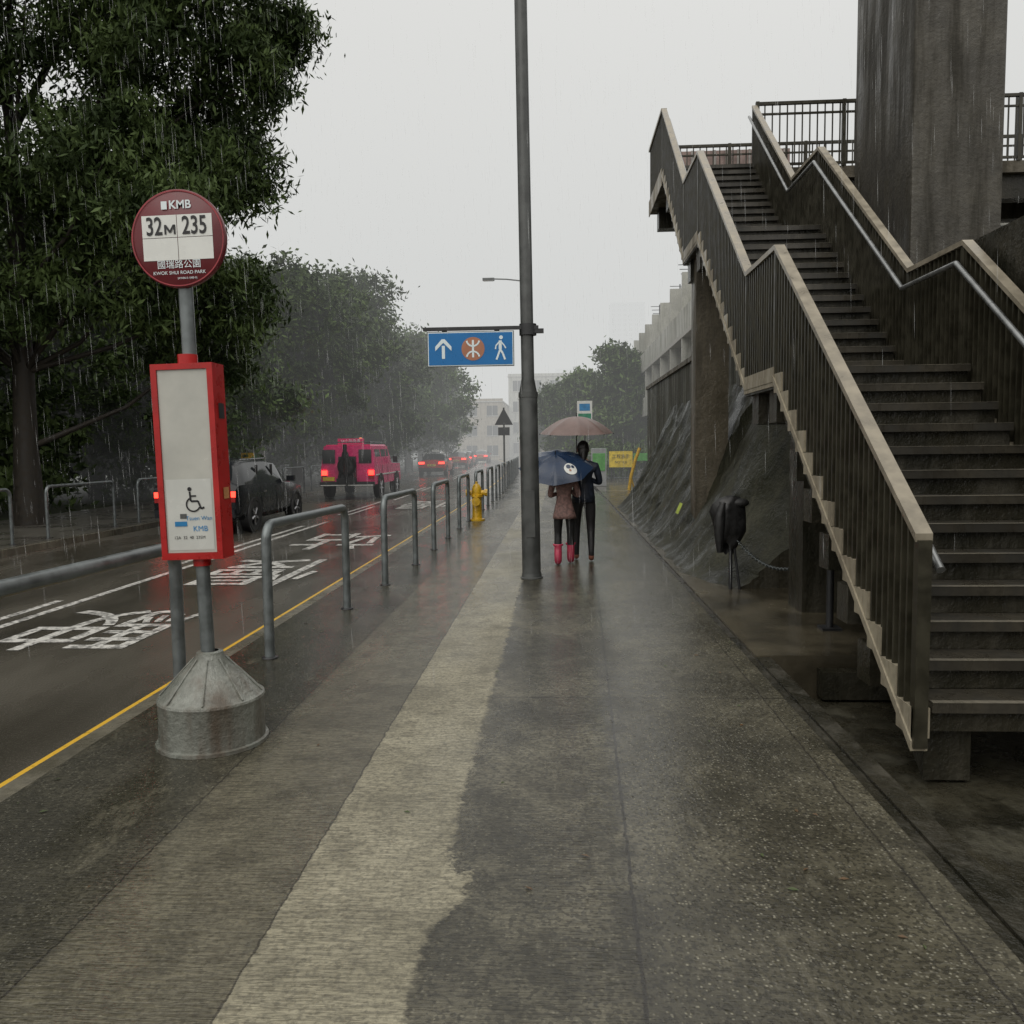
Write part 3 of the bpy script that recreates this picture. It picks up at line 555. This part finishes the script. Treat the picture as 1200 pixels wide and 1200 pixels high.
def car(name,X,Y,L,W,H,paint,kind,roofm=None,plate='SK 4821'):
    w=W/2; b=MB(); Z=-.116; s=H/1.55
    if kind=='suv': st=[(0,.45,.86,.90,w*.90,w*.78),(.05,.34,.98,1.02,w*.96,w*.80),(.12,.30,1.02,1.10,w*.98,w*.80),(.42,.27,1.03,1.47,w,w*.70),(.8,.26,1.02,1.53,w,w*.73),(1.9,.25,.99,1.56,w,w*.75),(2.6,.25,.97,1.50,w,w*.73),(3.35,.26,.95,1.04,w,w*.80),(4.1,.28,.82,.90,w*.96,w*.75),(L-.06,.34,.66,.72,w*.86,w*.66),(L,.40,.60,.62,w*.78,w*.6)]
    else: st=[(0,.42,.80,.84,w*.90,w*.8),(.05,.32,.92,.97,w*.95,w*.8),(.75,.27,.95,1.02,w*.98,w*.8),(1.2,.25,.93,1.40,w,w*.70),(1.9,.25,.92,1.46,w,w*.72),(2.5,.25,.91,1.42,w,w*.71),(3.15,.26,.90,.98,w,w*.8),(4.2,.28,.78,.85,w*.96,w*.75),(L-.05,.34,.62,.68,w*.86,w*.66),(L,.40,.58,.60,w*.78,w*.6)]
    st=[(a,z0,z1*s,z2*s,c,d) for a,z0,z1,z2,c,d in st]
    carbody(b,st,X,Y,Z,paint,roofm)
    r=.33
    for yy in (.82,L-.88):
        wheel(b,X+w+.005,Y+yy,Z,r,1); wheel(b,X-w-.005,Y+yy,Z,r,-1)
    zt=Z+.88*s
    for q in (-1,1):
        b.box(X+q*w*.72-.17,X+q*w*.72+.17,Y-.018,Y+.06,zt-.09,zt+.02,TAIL); b.box(X+q*w*.72-.17,X+q*w*.72+.17,Y-.014,Y+.06,zt-.19,zt-.095,LENS)
        b.box(X+q*(w+.06)-.09,X+q*(w+.06)+.09,Y+2.95,Y+3.05,Z+1.0*s,Z+1.13*s,paint)
        b.tube([(X+q*w*.70,Y+.8,Z+1.545*s),(X+q*w*.70,Y+2.2,Z+1.56*s)],.015,RIM,6) if kind=='suv' else None
        for yy in (1.25,2.2): b.box(X+q*(w+.004)-.004,X+q*(w+.004)+.004,Y+yy,Y+yy+.012,Z+.4,Z+.92,RUB)
        for yy in (1.25,2.15): b.box(X+q*w*.87-.02,X+q*w*.87+.02,Y+yy,Y+yy+.06,Z+1.0*s,Z+1.42*s,RUB)
        b.box(X+q*(w+.01)-.012,X+q*(w+.01)+.012,Y+1.35,Y+1.5,Z+.80,Z+.825,RIM)
    b.box(X-w*.9,X+w*.9,Y-.045,Y+.1,Z+.36,Z+.52,paint if kind=='suv' else DGREY); b.box(X-.26,X+.26,Y-.03,Y-.005,Z+.62,Z+.75,pm('number_plate_yellow',(.75,.55,.05),.4)); b.text(plate,.11,front(X,Y-.034,Z+.685),BLACK)
    if kind=='taxi': b.box(X-.22,X+.22,Y+1.7,Y+1.85,Z+1.48,Z+1.62,WHITE)
    ob=b.build(name,(X,Y,Z)); merge(ob); return ob
BLK=pm('black_car_paint',(.012,.014,.017),.25,0,.1,spec=.3); TRED=pm('taxi_red',(.50,.02,.015),.2); SILV=pm('taxi_silver_roof',(.45,.46,.46),.3,.3)
car('black_car',-7.2,16.0,4.45,1.8,1.5,BLK,'suv')
car('red_taxi',-7.7,50,4.6,1.7,1.5,TRED,'taxi',SILV); car('red_taxi',-8.4,68,4.6,1.7,1.5,TRED,'taxi',SILV); car('red_taxi',-8.9,77,4.6,1.7,1.5,TRED,'taxi',SILV); car('red_taxi',-8.7,92,4.6,1.7,1.5,TRED,'taxi',SILV)
def truck(X,Y):
    PK=pm('pink_paint',(.68,.035,.17),.25,0,.12); b=MB(); Z=-.116; w=.93
    def hull(y0,y1,z0,z1,wa,wb,mat,sl0=0,sl1=0):
        b.add([(X-wa,Y+y0,z0+Z),(X+wa,Y+y0,z0+Z),(X+wa,Y+y1,z0+Z),(X-wa,Y+y1,z0+Z),(X-wb,Y+y0+sl0,z1+Z),(X+wb,Y+y0+sl0,z1+Z),(X+wb,Y+y1-sl1,z1+Z),(X-wb,Y+y1-sl1,z1+Z)],[(0,3,2,1),(4,5,6,7),(0,1,5,4),(1,2,6,5),(2,3,7,6),(3,0,4,7)],mat)
    hull(0,4.5,.50,1.14,w,w*.98,PK); hull(.02,3.0,1.142,1.80,w*.97,w*.88,PK,.06,.45); hull(.15,2.5,1.802,1.85,w*.84,w*.80,PK)
    for q in (-1,1):
        for y0,y1 in ((.35,1.15),(1.3,2.05),(2.15,2.55)):
            xb=X+q*(w*.965+.006-.015); xt=X+q*(w*.895+.006)
            f=[(xb,Y+y0,Z+1.22),(xb,Y+y1,Z+1.22),(xt,Y+y1,Z+1.68),(xt,Y+y0,Z+1.68)]; b.add(f,[(0,1,2,3)] if q>0 else [(3,2,1,0)],GLASS)
        b.box(X+q*.62-.24,X+q*.62+.19,Y+.0,Y+.10,Z+1.22,Z+1.68,GLASS)
        b.box(X+q*.80-.09,X+q*.80+.09,Y-.03,Y-.001,Z+.82,Z+.98,TAIL); b.box(X+q*.80-.09,X+q*.80+.09,Y-.03,Y-.001,Z+.70,Z+.815,LENS)
        b.box(X+q*(w+.14)-.08,X+q*(w+.14)+.08,Y+2.75,Y+2.82,Z+1.2,Z+1.42,RUB)
        b.box(X+q*(w+.01)-.012,X+q*(w+.01)+.012,Y+.1,Y+4.2,Z+.80,Z+.84,WHITE)
        for yy in (1.22,2.1): b.box(X+q*(w+.003)-.004,X+q*(w+.003)+.004,Y+yy,Y+yy+.015,Z+.55,Z+1.14,RUB)
        for yy in (.85,3.65): wheel(b,X+q*(w+.03),Y+yy,Z,.40,q)
    b.box(X-w,X+w,Y-.16,Y-.04,Z+.45,Z+.60,DGREY); b.box(X-.9,X+.9,Y-.17,Y-.161,Z+.47,Z+.50,WHITE)
    b.box(X-.28,X+.30,Y-.14,Y-.002,Z+.62,Z+1.45,DGREY); b.tube([(X,Y-.12,Z+.5),(X,Y-.35,Z+1.1),(X,Y-.30,Z+1.85)],.07,DGREY,8); b.tube([(X-.3,Y-.15,Z+.55),(X-.05,Y-.3,Z+1.6)],.045,DGREY,8); b.tube([(X+.3,Y-.15,Z+.55),(X+.05,Y-.3,Z+1.6)],.045,DGREY,8)
    b.box(X-.34,X+.34,Y-.22,Y-.145,Z+.58,Z+.72,RUB); b.tube([(X,Y-.42,Z+1.4),(X,Y-.42,Z+1.0)],.02,RUB,6)
    M=Matrix.Translation((X+.02,Y-.22,Z+1.12))@Matrix.Rotation(R(90),4,'X'); b.lathe([(0,.05),(.2,.05),(.3,.03),(.33,-.03),(.3,-.07)],(0,0,0),RUB,22,M=M)
    b.box(X-.45,X+.45,Y+.5,Y+.56,Z+1.86,Z+2.06,PK); b.text('24小時拖車',.14,front(X,Y+.49,Z+1.96),SIGNW)
    b.lathe([(.09,0),(.09,.13),(.05,.18),(0,.19)],(X+.25,Y+.9,Z+1.9),pm('beacon',(.8,.25,.1),.2,emit=1.0),14)
    for x in (-.7,.7): b.tube([(X+x,Y+.3,Z+1.93),(X+x,Y+2.3,Z+1.93)],.02,DGREY,6)
    for yy in (.3,.9,1.6,2.3): b.tube([(X-.7,Y+yy,Z+1.93),(X+.7,Y+yy,Z+1.93)],.018,DGREY,6)
    b.box(X-.85,X-.45,Y-.04,Y-.002,Z+.63,Z+.76,pm('number_plate_yellow',(.75,.55,.05),.4)); b.build('pink_tow_truck',(X,Y,Z),bevel=.012)
truck(-7.1,27.6)
# ---------------------------------------------------------------- people
def skin(V,E,rad,root=0,sub=2):
    me=bpy.data.meshes.new('s'); me.from_pydata(V,E,[]); ob=bpy.data.objects.new('s',me); sc.collection.objects.link(ob)
    mo=ob.modifiers.new('Skin','SKIN'); mo.use_smooth_shade=True
    sv=me.skin_vertices[0].data
    for i,r in enumerate(rad): sv[i].radius=(r,r) if not isinstance(r,tuple) else r; sv[i].use_root=(i==root)
    ss=ob.modifiers.new('ss','SUBSURF'); ss.levels=sub; ss.render_levels=sub
    dg=bpy.context.evaluated_depsgraph_get(); out=bpy.data.meshes.new_from_object(ob.evaluated_get(dg)); bpy.data.objects.remove(ob); return out
SKINM=pm('skin',(.42,.25,.17),.5,0,.08); HAIR=pm('black_hair',(.012,.010,.009),.4,0,.3,30,.4,90)
def person(name,X,Y,s,top,bottom,shoe,boots=False,dress=None,grip=(.03,.27,1.18),stride=.1):
    V=[(0,0,.90),(0,.0,1.03),(0,.0,1.17),(0,-.01,1.29),(0,0,1.40),(0,.01,1.46),
       (-.09,0,.83),(-.10,.07+stride*.3,.47),(-.10,stride,.13),(-.10,stride+.0,.05),(-.105,stride+.13,.035),
       (.09,0,.83),(.10,.03-stride*.2,.47),(.10,-stride-.02,.14),(.10,-stride,.06),(.105,-stride+.12,.035),
       (-.17,-.01,1.31),(-.225,.0,1.08),(-.09,grip[1]-.06,grip[2]-.06),
       (.17,-.01,1.31),(.235,.02,1.07),(grip[0]+.03,grip[1]-.06,grip[2])]
    E=[(0,1),(1,2),(2,3),(3,4),(4,5),(0,6),(6,7),(7,8),(8,9),(9,10),(0,11),(11,12),(12,13),(13,14),(14,15),(3,16),(16,17),(17,18),(3,19),(19,20),(20,21)]
    bt=.066 if boots else .042
    rad=[.125,.115,.125,.12,.052,.048,.09,.062,bt,bt*.95,.04,.09,.062,bt,bt*.95,.04,.062,.045,.03,.062,.045,.03]
    me=skin([Vector(v) for v in V],E,rad)
    def fn(c):
        if c.z<(.30 if boots else .09): return shoe
        if c.z>1.395 and abs(c.x)<.1: return SKINM
        if c.y>grip[1]-.10 and c.z>1.0: return SKINM
        if c.z<.86: return bottom
        return top
    b=MB(); M=Matrix.Translation((X,Y,0))@Matrix.Diagonal((s,s,s,1)); b.mesh(me,M,bottom,True,fn)
    if boots:
        for q,yy in ((-.10,stride),(.10,-stride)): b.lathe([(.074,.30),(.080,.315),(.080,.335),(.066,.335)],(q,yy+.005,0),shoe,18,M=M)
    for hx,hy,hz,sg in ((grip[0]+.03,grip[1]-.05,grip[2],1),(-.09,grip[1]-.05,grip[2]-.06,-1)):
        b.sphere((hx-.005*sg,hy+.03,hz),(.024,.04,.038),SKINM,10,8,M=M)
        for k,l in enumerate((.9,1.,.95,.8)):
            z=hz+.03-.019*k; b.tube([(hx+.012*sg,hy+.055,z),(hx+.010*sg,hy+.055+.035*l,z),(hx-.018*sg,hy+.06+.04*l,z),(hx-.034*sg,hy+.055,z)],[.0095,.009,.0085,.007],SKINM,7,M=M)
        b.tube([(hx-.012*sg,hy+.02,hz+.02),(hx-.034*sg,hy+.03,hz+.045),(hx-.03*sg,hy+.062,hz+.05)],[.012,.011,.008],SKINM,7,M=M)
    hc=(0,.03,1.535); b.sphere(hc,(.074,.092,.112),SKINM,20,14,M=M); b.sphere((0,.128,1.525),(.012,.018,.02),SKINM,8,6,M=M)
    for q in (-1,1): b.sphere((q*.077,.03,1.53),(.010,.02,.03),SKINM,8,6,M=M); b.sphere((q*.03,.108,1.55),(.014,.012,.009),WHITE,8,6,M=M); b.sphere((q*.03,.118,1.55),(.006,.004,.006),BLACK,6,5,M=M)
    b.sphere((0,.115,1.478),(.024,.01,.007),pm('lips',(.4,.12,.1),.4),8,5,M=M)
    b.sphere((0,.008,1.562),(.085,.094,.105),HAIR,20,12,M=M); b.sphere((0,-.05,1.50),(.066,.05,.10),HAIR,14,10,M=M); b.tube([(0,-.07,1.50),(0,-.10,1.42),(0,-.10,1.32)],[.035,.035,.012],HAIR,10,M=M)
    if dress:
        n=28; P=[(.115,1.05),(.13,.95),(.155,.86),(.175,.78),(.185,.73),(.17,.732)]
        vs=[((r*(1+.05*math.sin(7*2*math.pi*j/n+i*.4)))*math.cos(2*math.pi*j/n),(r*.8)*math.sin(2*math.pi*j/n),z) for i,(r,z) in enumerate(P) for j in range(n)]
        b.add(vs,[(i*n+j,i*n+(j+1)%n,(i+1)*n+(j+1)%n,(i+1)*n+j) for i in range(len(P)-1) for j in range(n)],dress,True,M)
    else:
        n=24; P=[(.125,1.1),(.135,1.0),(.145,.90),(.150,.82),(.135,.822)]
        vs=[(r*1.08*math.cos(2*math.pi*j/n),r*.85*math.sin(2*math.pi*j/n),z) for i,(r,z) in enumerate(P) for j in range(n)]
        b.add(vs,[(i*n+j,i*n+(j+1)%n,(i+1)*n+(j+1)%n,(i+1)*n+j) for i in range(len(P)-1) for j in range(n)],top,True,M)
    b.build(name,(X,Y,0))
NAVYC=pm('navy_jacket',(.014,.02,.035),.6,0,.4,18,.2); LEG=pm('black_leggings',(.010,.010,.011),.6); BOOT=pm('pink_boots',(.50,.05,.10),.25); DRS=pm('dusty_pink_dress',(.22,.13,.115),.7,0,.4,30,.3)
person('adult_pedestrian',.335,11.25,.985,NAVYC,LEG,pm('sandal',(.30,.12,.08),.5),stride=.09,grip=(-.06,.27,1.18))
person('child_pedestrian',.07,10.95,.84,DRS,LEG,BOOT,boots=True,dress=DRS,stride=-.09)
def umbrella(name,apex,Rr,H,tilt,az,mat,handle_len,logo=False):
    b=MB(); M=Matrix.Translation(apex)@Matrix.Rotation(az,4,'Z')@Matrix.Rotation(tilt,4,'X'); n=64; k=10; nr=8
    def P(r,a,o=0):
        ph=(a*nr/(2*math.pi))%1; sc_=math.sin(math.pi*ph); t=r/Rr
        rr=r*(1-.085*sc_*t*t); z=-H*(t**2.0)-.016*sc_*t*(1.2-t)*2; return (rr*math.cos(a),rr*math.sin(a),z+o)
    vs=[P(Rr*(i+.001)/k,2*math.pi*j/n) for i in range(k+1) for j in range(n)]
    b.add(vs,[(i*n+j,(i+1)*n+j,(i+1)*n+(j+1)%n,i*n+(j+1)%n) for i in range(k) for j in range(n)],mat,True,M)
    for j in range(nr):
        a=2*math.pi*j/nr; b.tube([P(Rr*t,a,-.006) for t in (0,.25,.5,.75,1.,1.02)],.003,GALV,5,M=M); b.tube([(0,0,-H*.95),P(Rr*.5,a,-.01)],.0025,GALV,5,M=M)
        x,y,z=P(Rr*1.01,a); b.sphere((x,y,z),.007,DGREY,6,5,M=M)
    b.tube([(0,0,.05),(0,0,-handle_len)],.007,DGREY,8,M=M)
    b.tube([(0,0,-handle_len),(0,0,-handle_len-.08),(.02,0,-handle_len-.12),(.05,0,-handle_len-.12),(.065,0,-handle_len-.09)],.012,BLACK,8,M=M)
    if logo:
        c0=R(-50); r0=Rr*.66
        def disc(rad,mt,o,cx=0,cy=0):
            m=20; cxx,cyy=r0*math.cos(c0)+cx,r0*math.sin(c0)+cy; pts=[]
            for q in range(5):
                for j in range(m):
                    x=cxx+rad*q/4*math.cos(2*math.pi*j/m); y=cyy+rad*q/4*math.sin(2*math.pi*j/m); pts.append(P(math.hypot(x,y),math.atan2(y,x)%(2*math.pi),o))
            b.add(pts,[(q*m+j,(q+1)*m+j,(q+1)*m+(j+1)%m,q*m+(j+1)%m) for q in range(4) for j in range(m)],mt,True,M)
        disc(.085,WHITE,.008); disc(.030,mat,.012,-.03,.02); disc(.022,mat,.012,.025,.035); disc(.016,ORNG,.014,0,-.03)
    b.build(name,apex)
umbrella('brown_umbrella',(.25,11.4,1.97),.50,.23,R(4),0,pm('taupe_pink_nylon',(.18,.125,.112),.35,0,.12,5),.85)
umbrella('navy_umbrella',(-.04,10.98,1.46),.50,.20,R(26),R(-4),pm('navy_nylon',(.016,.034,.075),.3,0,.15,5),.60,True)
# ---------------------------------------------------------------- trees
LEAF_A=mat_leaf('leaf_dark',(.026,.043,.013),(.082,.120,.038)); LEAF_B=mat_leaf('leaf_mid',(.038,.064,.018),(.105,.158,.048)); BARK=pm('bark',(.026,.021,.015),.7,0,.35,9)
def leafmesh(blobs,sub,per,leaf,sig,seed,droop=.4,asp=.42):
    r=np.random.default_rng(seed); C=[];S=[]
    for (c,rad) in blobs:
        d=r.normal(size=(sub,3)); d/=np.linalg.norm(d,axis=1)[:,None]; q=r.uniform(.35,1.05,sub)**.6
        C.append(np.array(c)+d*q[:,None]*np.array(rad)); S.append(r.uniform(.6,1.3,sub))
    C=np.concatenate(C);S=np.concatenate(S); N=len(C)*per
    ctr=np.repeat(C,per,0)+r.normal(size=(N,3))*(np.repeat(S,per)*sig)[:,None]*np.array([1,1,.75])
    a=r.normal(size=(N,3)); a[:,2]-=droop; a/=np.linalg.norm(a,axis=1)[:,None]
    bb=np.cross(a,r.normal(size=(N,3))); bb/=np.linalg.norm(bb,axis=1)[:,None]
    sz=leaf*r.uniform(.6,1.4,N)[:,None]
    P=np.stack([ctr-a*sz,ctr+bb*sz*asp,ctr+a*sz,ctr-bb*sz*asp],1).reshape(-1,3)
    return P
def treemesh(name,H,cr,trunk_r,seed,blobs=None,nb=15,sub=24,per=55,leaf=.13,sig=.33,mat=LEAF_A,lo=.32,droop=.4,asp=.42):
    r=random.Random(seed)
    if blobs is None:
        blobs=[]
        for i in range(nb):
            a=i*2.4+r.random(); t=(i+.5)/nb; z=H*(lo+(1-lo)*t)-cr*.12; rr=cr*math.sin(math.pi*min(1,.22+.72*t))**.8*r.uniform(.45,.85)
            q=cr*r.uniform(.26,.42); blobs.append(((rr*math.cos(a),rr*math.sin(a),z-q*.3),(q*1.15,q*1.15,q*.8)))
        blobs.append(((0,0,H*.62),(cr*.45,cr*.45,H*.2)))
    b=MB(); path=[(0,0,-.3)];n=7
    for i in range(1,n): path.append((.25*math.sin(i*.9+seed)*i/n,.25*math.cos(i*1.3+seed)*i/n,H*.8*i/n))
    b.tube(path,[trunk_r*(1.25 if i==0 else 1-.8*i/n) for i in range(n)],BARK,9)
    for (c,rad) in blobs:
        st=Vector(path[min(n-1,max(1,int(c[2]/H/.8*n*.7)))]); e=Vector(c); mid=st.lerp(e,.5)+Vector((r.uniform(-.3,.3),r.uniform(-.3,.3),-.25)); 
        b.tube([st,mid,e],[trunk_r*.26,trunk_r*.16,trunk_r*.05],BARK,6,False)
        for _ in range(3):
            d=Vector((r.gauss(0,1),r.gauss(0,1),r.gauss(0,.6))).normalized(); b.tube([mid.lerp(e,.6),e+Vector((d.x*rad[0],d.y*rad[1],d.z*rad[2]))*.8],[trunk_r*.08,.008],BARK,4,False)
    P=leafmesh(blobs,sub,per,leaf,sig,seed,droop,asp); nv0=len(b.v); nf0=len(b.f)
    me=bpy.data.meshes.new(name); nq=len(P)//4
    allv=np.concatenate([np.array(b.v,dtype=float).reshape(-1,3),P]); 
    loops=[i for f in b.f for i in f]; starts=[];c_=0
    for f in b.f: starts.append(c_); c_+=len(f)
    lq=np.arange(nq*4)+nv0
    me.vertices.add(len(allv)); me.vertices.foreach_set('co',allv.ravel()); 
    me.loops.add(c_+nq*4); me.loops.foreach_set('vertex_index',np.concatenate([np.array(loops,dtype=int),lq]).astype(np.int32))
    me.polygons.add(nf0+nq); me.polygons.foreach_set('loop_start',np.concatenate([np.array(starts,dtype=int),c_+4*np.arange(nq)]).astype(np.int32))
    me.materials.append(BARK); me.materials.append(mat)
    me.polygons.foreach_set('material_index',np.concatenate([np.zeros(nf0,int),np.ones(nq,int)]).astype(np.int32))
    me.update(calc_edges=True); me.validate(); return me
def place(me,name,x,y,z=0,rot=0,s=1):
    ob=bpy.data.objects.new(name,me); ob.location=(x,y,z); ob.rotation_euler=(0,0,rot); ob.scale=(s,s,s); sc.collection.objects.link(ob); return ob
bl=[]
for (x,y,z,q) in [(4.9,.5,9.6,1.15),(4.2,-.5,11.0,1.45),(2.6,.4,12.6,1.7),(.5,0,13.6,1.7),(-1.5,1,13.2,1.9),(4.3,.8,7.6,1.15),(3.7,-1,6.2,1.2),(4.3,.6,4.9,1.2),(2.2,.9,8.6,1.6),(1.2,-1,10.6,1.8),(-.8,-1.2,9.4,1.9),(1.0,1,6.6,1.7),(2.5,-.2,5.1,1.5),(-2.6,0,11,1.9),(-3.4,1,8.2,2.0),(-2.2,-1,6.0,1.8),(-5,.5,10,1.8),(-4.8,0,6.8,1.8),(.2,-.6,4.9,1.4),(5.3,1.5,10.8,.7),(0,2.5,7.8,1.9),(1.6,2.4,11.6,1.6),(3.6,0,12.9,1.1),(-7,0,8.5,2),(-6.5,1,12,2),(-.5,-1.5,7.2,1.6),(.6,-1.4,12.2,1.5),(3,2.5,9,1.6),(3.3,1.8,4.0,1.3),(-1.5,-1.6,11.2,1.5),(2.8,-1.2,7.4,1.4),(3.0,-.8,9.9,1.5)]:
    bl.append(((x,y,z),(q,q,q*.72)))
big=treemesh('big_tree_mesh',14.5,5,.28,11,bl,sub=38,per=165,leaf=.092,sig=.27,mat=LEAF_A,droop=1.0,asp=.28); place(big,'casuarina_tree',-11.6,17.5)
tA=treemesh('treeA',10.5,4.6,.25,21,nb=17,sub=28,per=85,leaf=.13,sig=.32,mat=LEAF_A); tB=treemesh('treeB',9.5,4.8,.25,22,nb=18,sub=26,per=85,leaf=.135,sig=.33,mat=LEAF_B); tC=treemesh('treeC',11,4.4,.28,23,nb=18,sub=28,per=85,leaf=.13,sig=.33,mat=LEAF_A,lo=.25)
for i,(x,y,s,m) in enumerate([(-12.6,27,.82,tB),(-11.4,36,.95,tA),(-10.8,44,1.0,tC),(-10.5,53,1.02,tB),(-10.4,63,1.0,tA),(-10.6,74,1.0,tC),(-11.5,86,.95,tB),(-13,100,.95,tA),(-16,28,1.0,tC),(-18,20,1.1,tA),(-17,38,1.1,tB),(-18,50,1.2,tC),(-20,66,1.2,tA),(-22,14,1.1,tB),(-25,30,1.3,tC),(-17,10,1.0,tC),(-24,45,1.4,tA)]):
    place(m,'roadside_tree',x+bend(y),y,0,i*1.7,s)
tD=treemesh('treeD',6.6,2.6,.16,31,nb=14,sub=24,per=60,leaf=.14,sig=.26,mat=LEAF_B,lo=.3); 
place(tD,'garden_tree',1.3,50,0,.4,.95); place(tD,'garden_tree',3.9,47,0,2.5,1.1); place(tD,'garden_tree',5.4,58,0,4,1.0); place(tD,'garden_tree',-.2,66,0,1.1,1.0); place(tA,'garden_tree',14,75,2,1,1)
def hedge(name,x0,x1,y0,y1,h,n,seed,mat):
    r=random.Random(seed); bl=[((r.uniform(x0,x1),r.uniform(y0,y1),h*r.uniform(.3,.7)),(1.2,1.6,h*.45)) for _ in range(n)]
    P=leafmesh(bl,22,45,.13,.3,seed); me=bpy.data.meshes.new(name); nq=len(P)//4
    me.vertices.add(nq*4); me.vertices.foreach_set('co',P.ravel()); me.loops.add(nq*4); me.loops.foreach_set('vertex_index',np.arange(nq*4,dtype=np.int32)); me.polygons.add(nq); me.polygons.foreach_set('loop_start',(4*np.arange(nq)).astype(np.int32)); me.materials.append(mat); me.update(calc_edges=True)
    ob=bpy.data.objects.new(name,me); sc.collection.objects.link(ob)
hedge('park_shrubbery',-17,-13.5,8,70,3.2,60,5,LEAF_A); hedge('park_shrubbery',-22,-17,12,90,5.0,50,6,LEAF_A); hedge('forecourt_shrubs',1.0,5,41,45,1.9,8,8,LEAF_B)
hedge('terrace_shrubs',3.8,5.2,18,24,4.0,4,9,LEAF_B)
# ---------------------------------------------------------------- rain
g=G('rain_streak'); g.t.nodes.remove(g.t.nodes['Principled BSDF']); tr=g.n('ShaderNodeBsdfTransparent'); df=g.n('ShaderNodeBsdfDiffuse'); df.inputs[0].default_value=(.85,.87,.88,1); mx=g.n('ShaderNodeMixShader'); mx.inputs[0].default_value=.26
g.t.links.new(tr.outputs[0],mx.inputs[1]); g.t.links.new(df.outputs[0],mx.inputs[2]); g.t.links.new(mx.outputs[0],g.t.nodes['Material Output'].inputs['Surface'])
n=7500; P=np.stack([rng.uniform(-14,7,n),rng.uniform(5.,26,n),rng.uniform(.1,11,n)],1); L=rng.uniform(.14,.40,n); W=rng.uniform(.0010,.0022,n)*(1+P[:,1]*.03); d=np.array([.035,.02,-1.0])
a=np.stack([np.ones(n),np.zeros(n),np.zeros(n)],1)
Q=np.stack([P,P+a*W[:,None]+d*L[:,None]*.5,P+d*L[:,None],P-a*W[:,None]+d*L[:,None]*.5],1).reshape(-1,3); me=bpy.data.meshes.new('rain')
me.vertices.add(n*4); me.vertices.foreach_set('co',Q.ravel()); me.loops.add(n*4); me.loops.foreach_set('vertex_index',np.arange(n*4,dtype=np.int32)); me.polygons.add(n); me.polygons.foreach_set('loop_start',(4*np.arange(n)).astype(np.int32)); me.materials.append(g.mat); me.update(calc_edges=True)
sc.collection.objects.link(bpy.data.objects.new('rain',me))
# ---------------------------------------------------------------- mist volumes (rain haze: absorption + own emission standing in for scattered sky light)
def mist(y0,y1,den,top):
    b=MB(); m=bpy.data.materials.new('mist'); m.use_nodes=True; t=m.node_tree; t.nodes.clear(); o=t.nodes.new('ShaderNodeOutputMaterial'); v=t.nodes.new('ShaderNodeVolumeAbsorption'); v.inputs['Color'].default_value=(0,0,0,1); v.inputs['Density'].default_value=den
    e=t.nodes.new('ShaderNodeEmission'); e.inputs['Color'].default_value=(.985,1,.985,1); e.inputs['Strength'].default_value=den*.66; ad=t.nodes.new('ShaderNodeAddShader'); t.links.new(v.outputs[0],ad.inputs[0]); t.links.new(e.outputs[0],ad.inputs[1]); t.links.new(ad.outputs[0],o.inputs['Volume'])
    b.box(-300,300,y0,y1,-.44,top,m); b.build('mist')
mist(24,99.9,.0058,60); mist(100,700,.0055,110)
# ---------------------------------------------------------------- world, sun, camera
w=bpy.data.worlds.new('World'); sc.world=w; w.use_nodes=True; t=w.node_tree; bg=t.nodes['Background']
sk=t.nodes.new('ShaderNodeTexSky'); sk.sky_type='NISHITA'; sk.sun_disc=False; sk.sun_elevation=R(55); sk.sun_rotation=R(20); sk.dust_density=5; sk.air_density=1
hs=t.nodes.new('ShaderNodeHueSaturation'); hs.inputs['Saturation'].default_value=.12; t.links.new(sk.outputs[0],hs.inputs['Color'])
mx=t.nodes.new('ShaderNodeMix'); mx.data_type='RGBA'; mx.inputs[0].default_value=.85; mx.inputs[7].default_value=(9.2,9.0,8.6,1); t.links.new(hs.outputs[0],mx.inputs[6]); t.links.new(mx.outputs[2],bg.inputs['Color']); bg.inputs['Strength'].default_value=.1
su=bpy.data.lights.new('sun','SUN'); su.energy=1.4; su.angle=R(60); su.color=(1,.97,.91); so=bpy.data.objects.new('sun',su); sc.collection.objects.link(so); so.rotation_euler=(R(35),0,R(-20))
cam=bpy.data.cameras.new('camera'); co=bpy.data.objects.new('camera',cam); sc.collection.objects.link(co); sc.camera=co
cam.sensor_width=36; cam.lens=36*970/1200; cam.clip_end=3000; cam.clip_start=.05
co.matrix_world=Matrix.Translation((0,0,1.55))@Matrix.Rotation(R(3.25),4,'Z')@Matrix.Rotation(R(90-4.42),4,'X')@Matrix.Rotation(R(-.7),4,'Z')
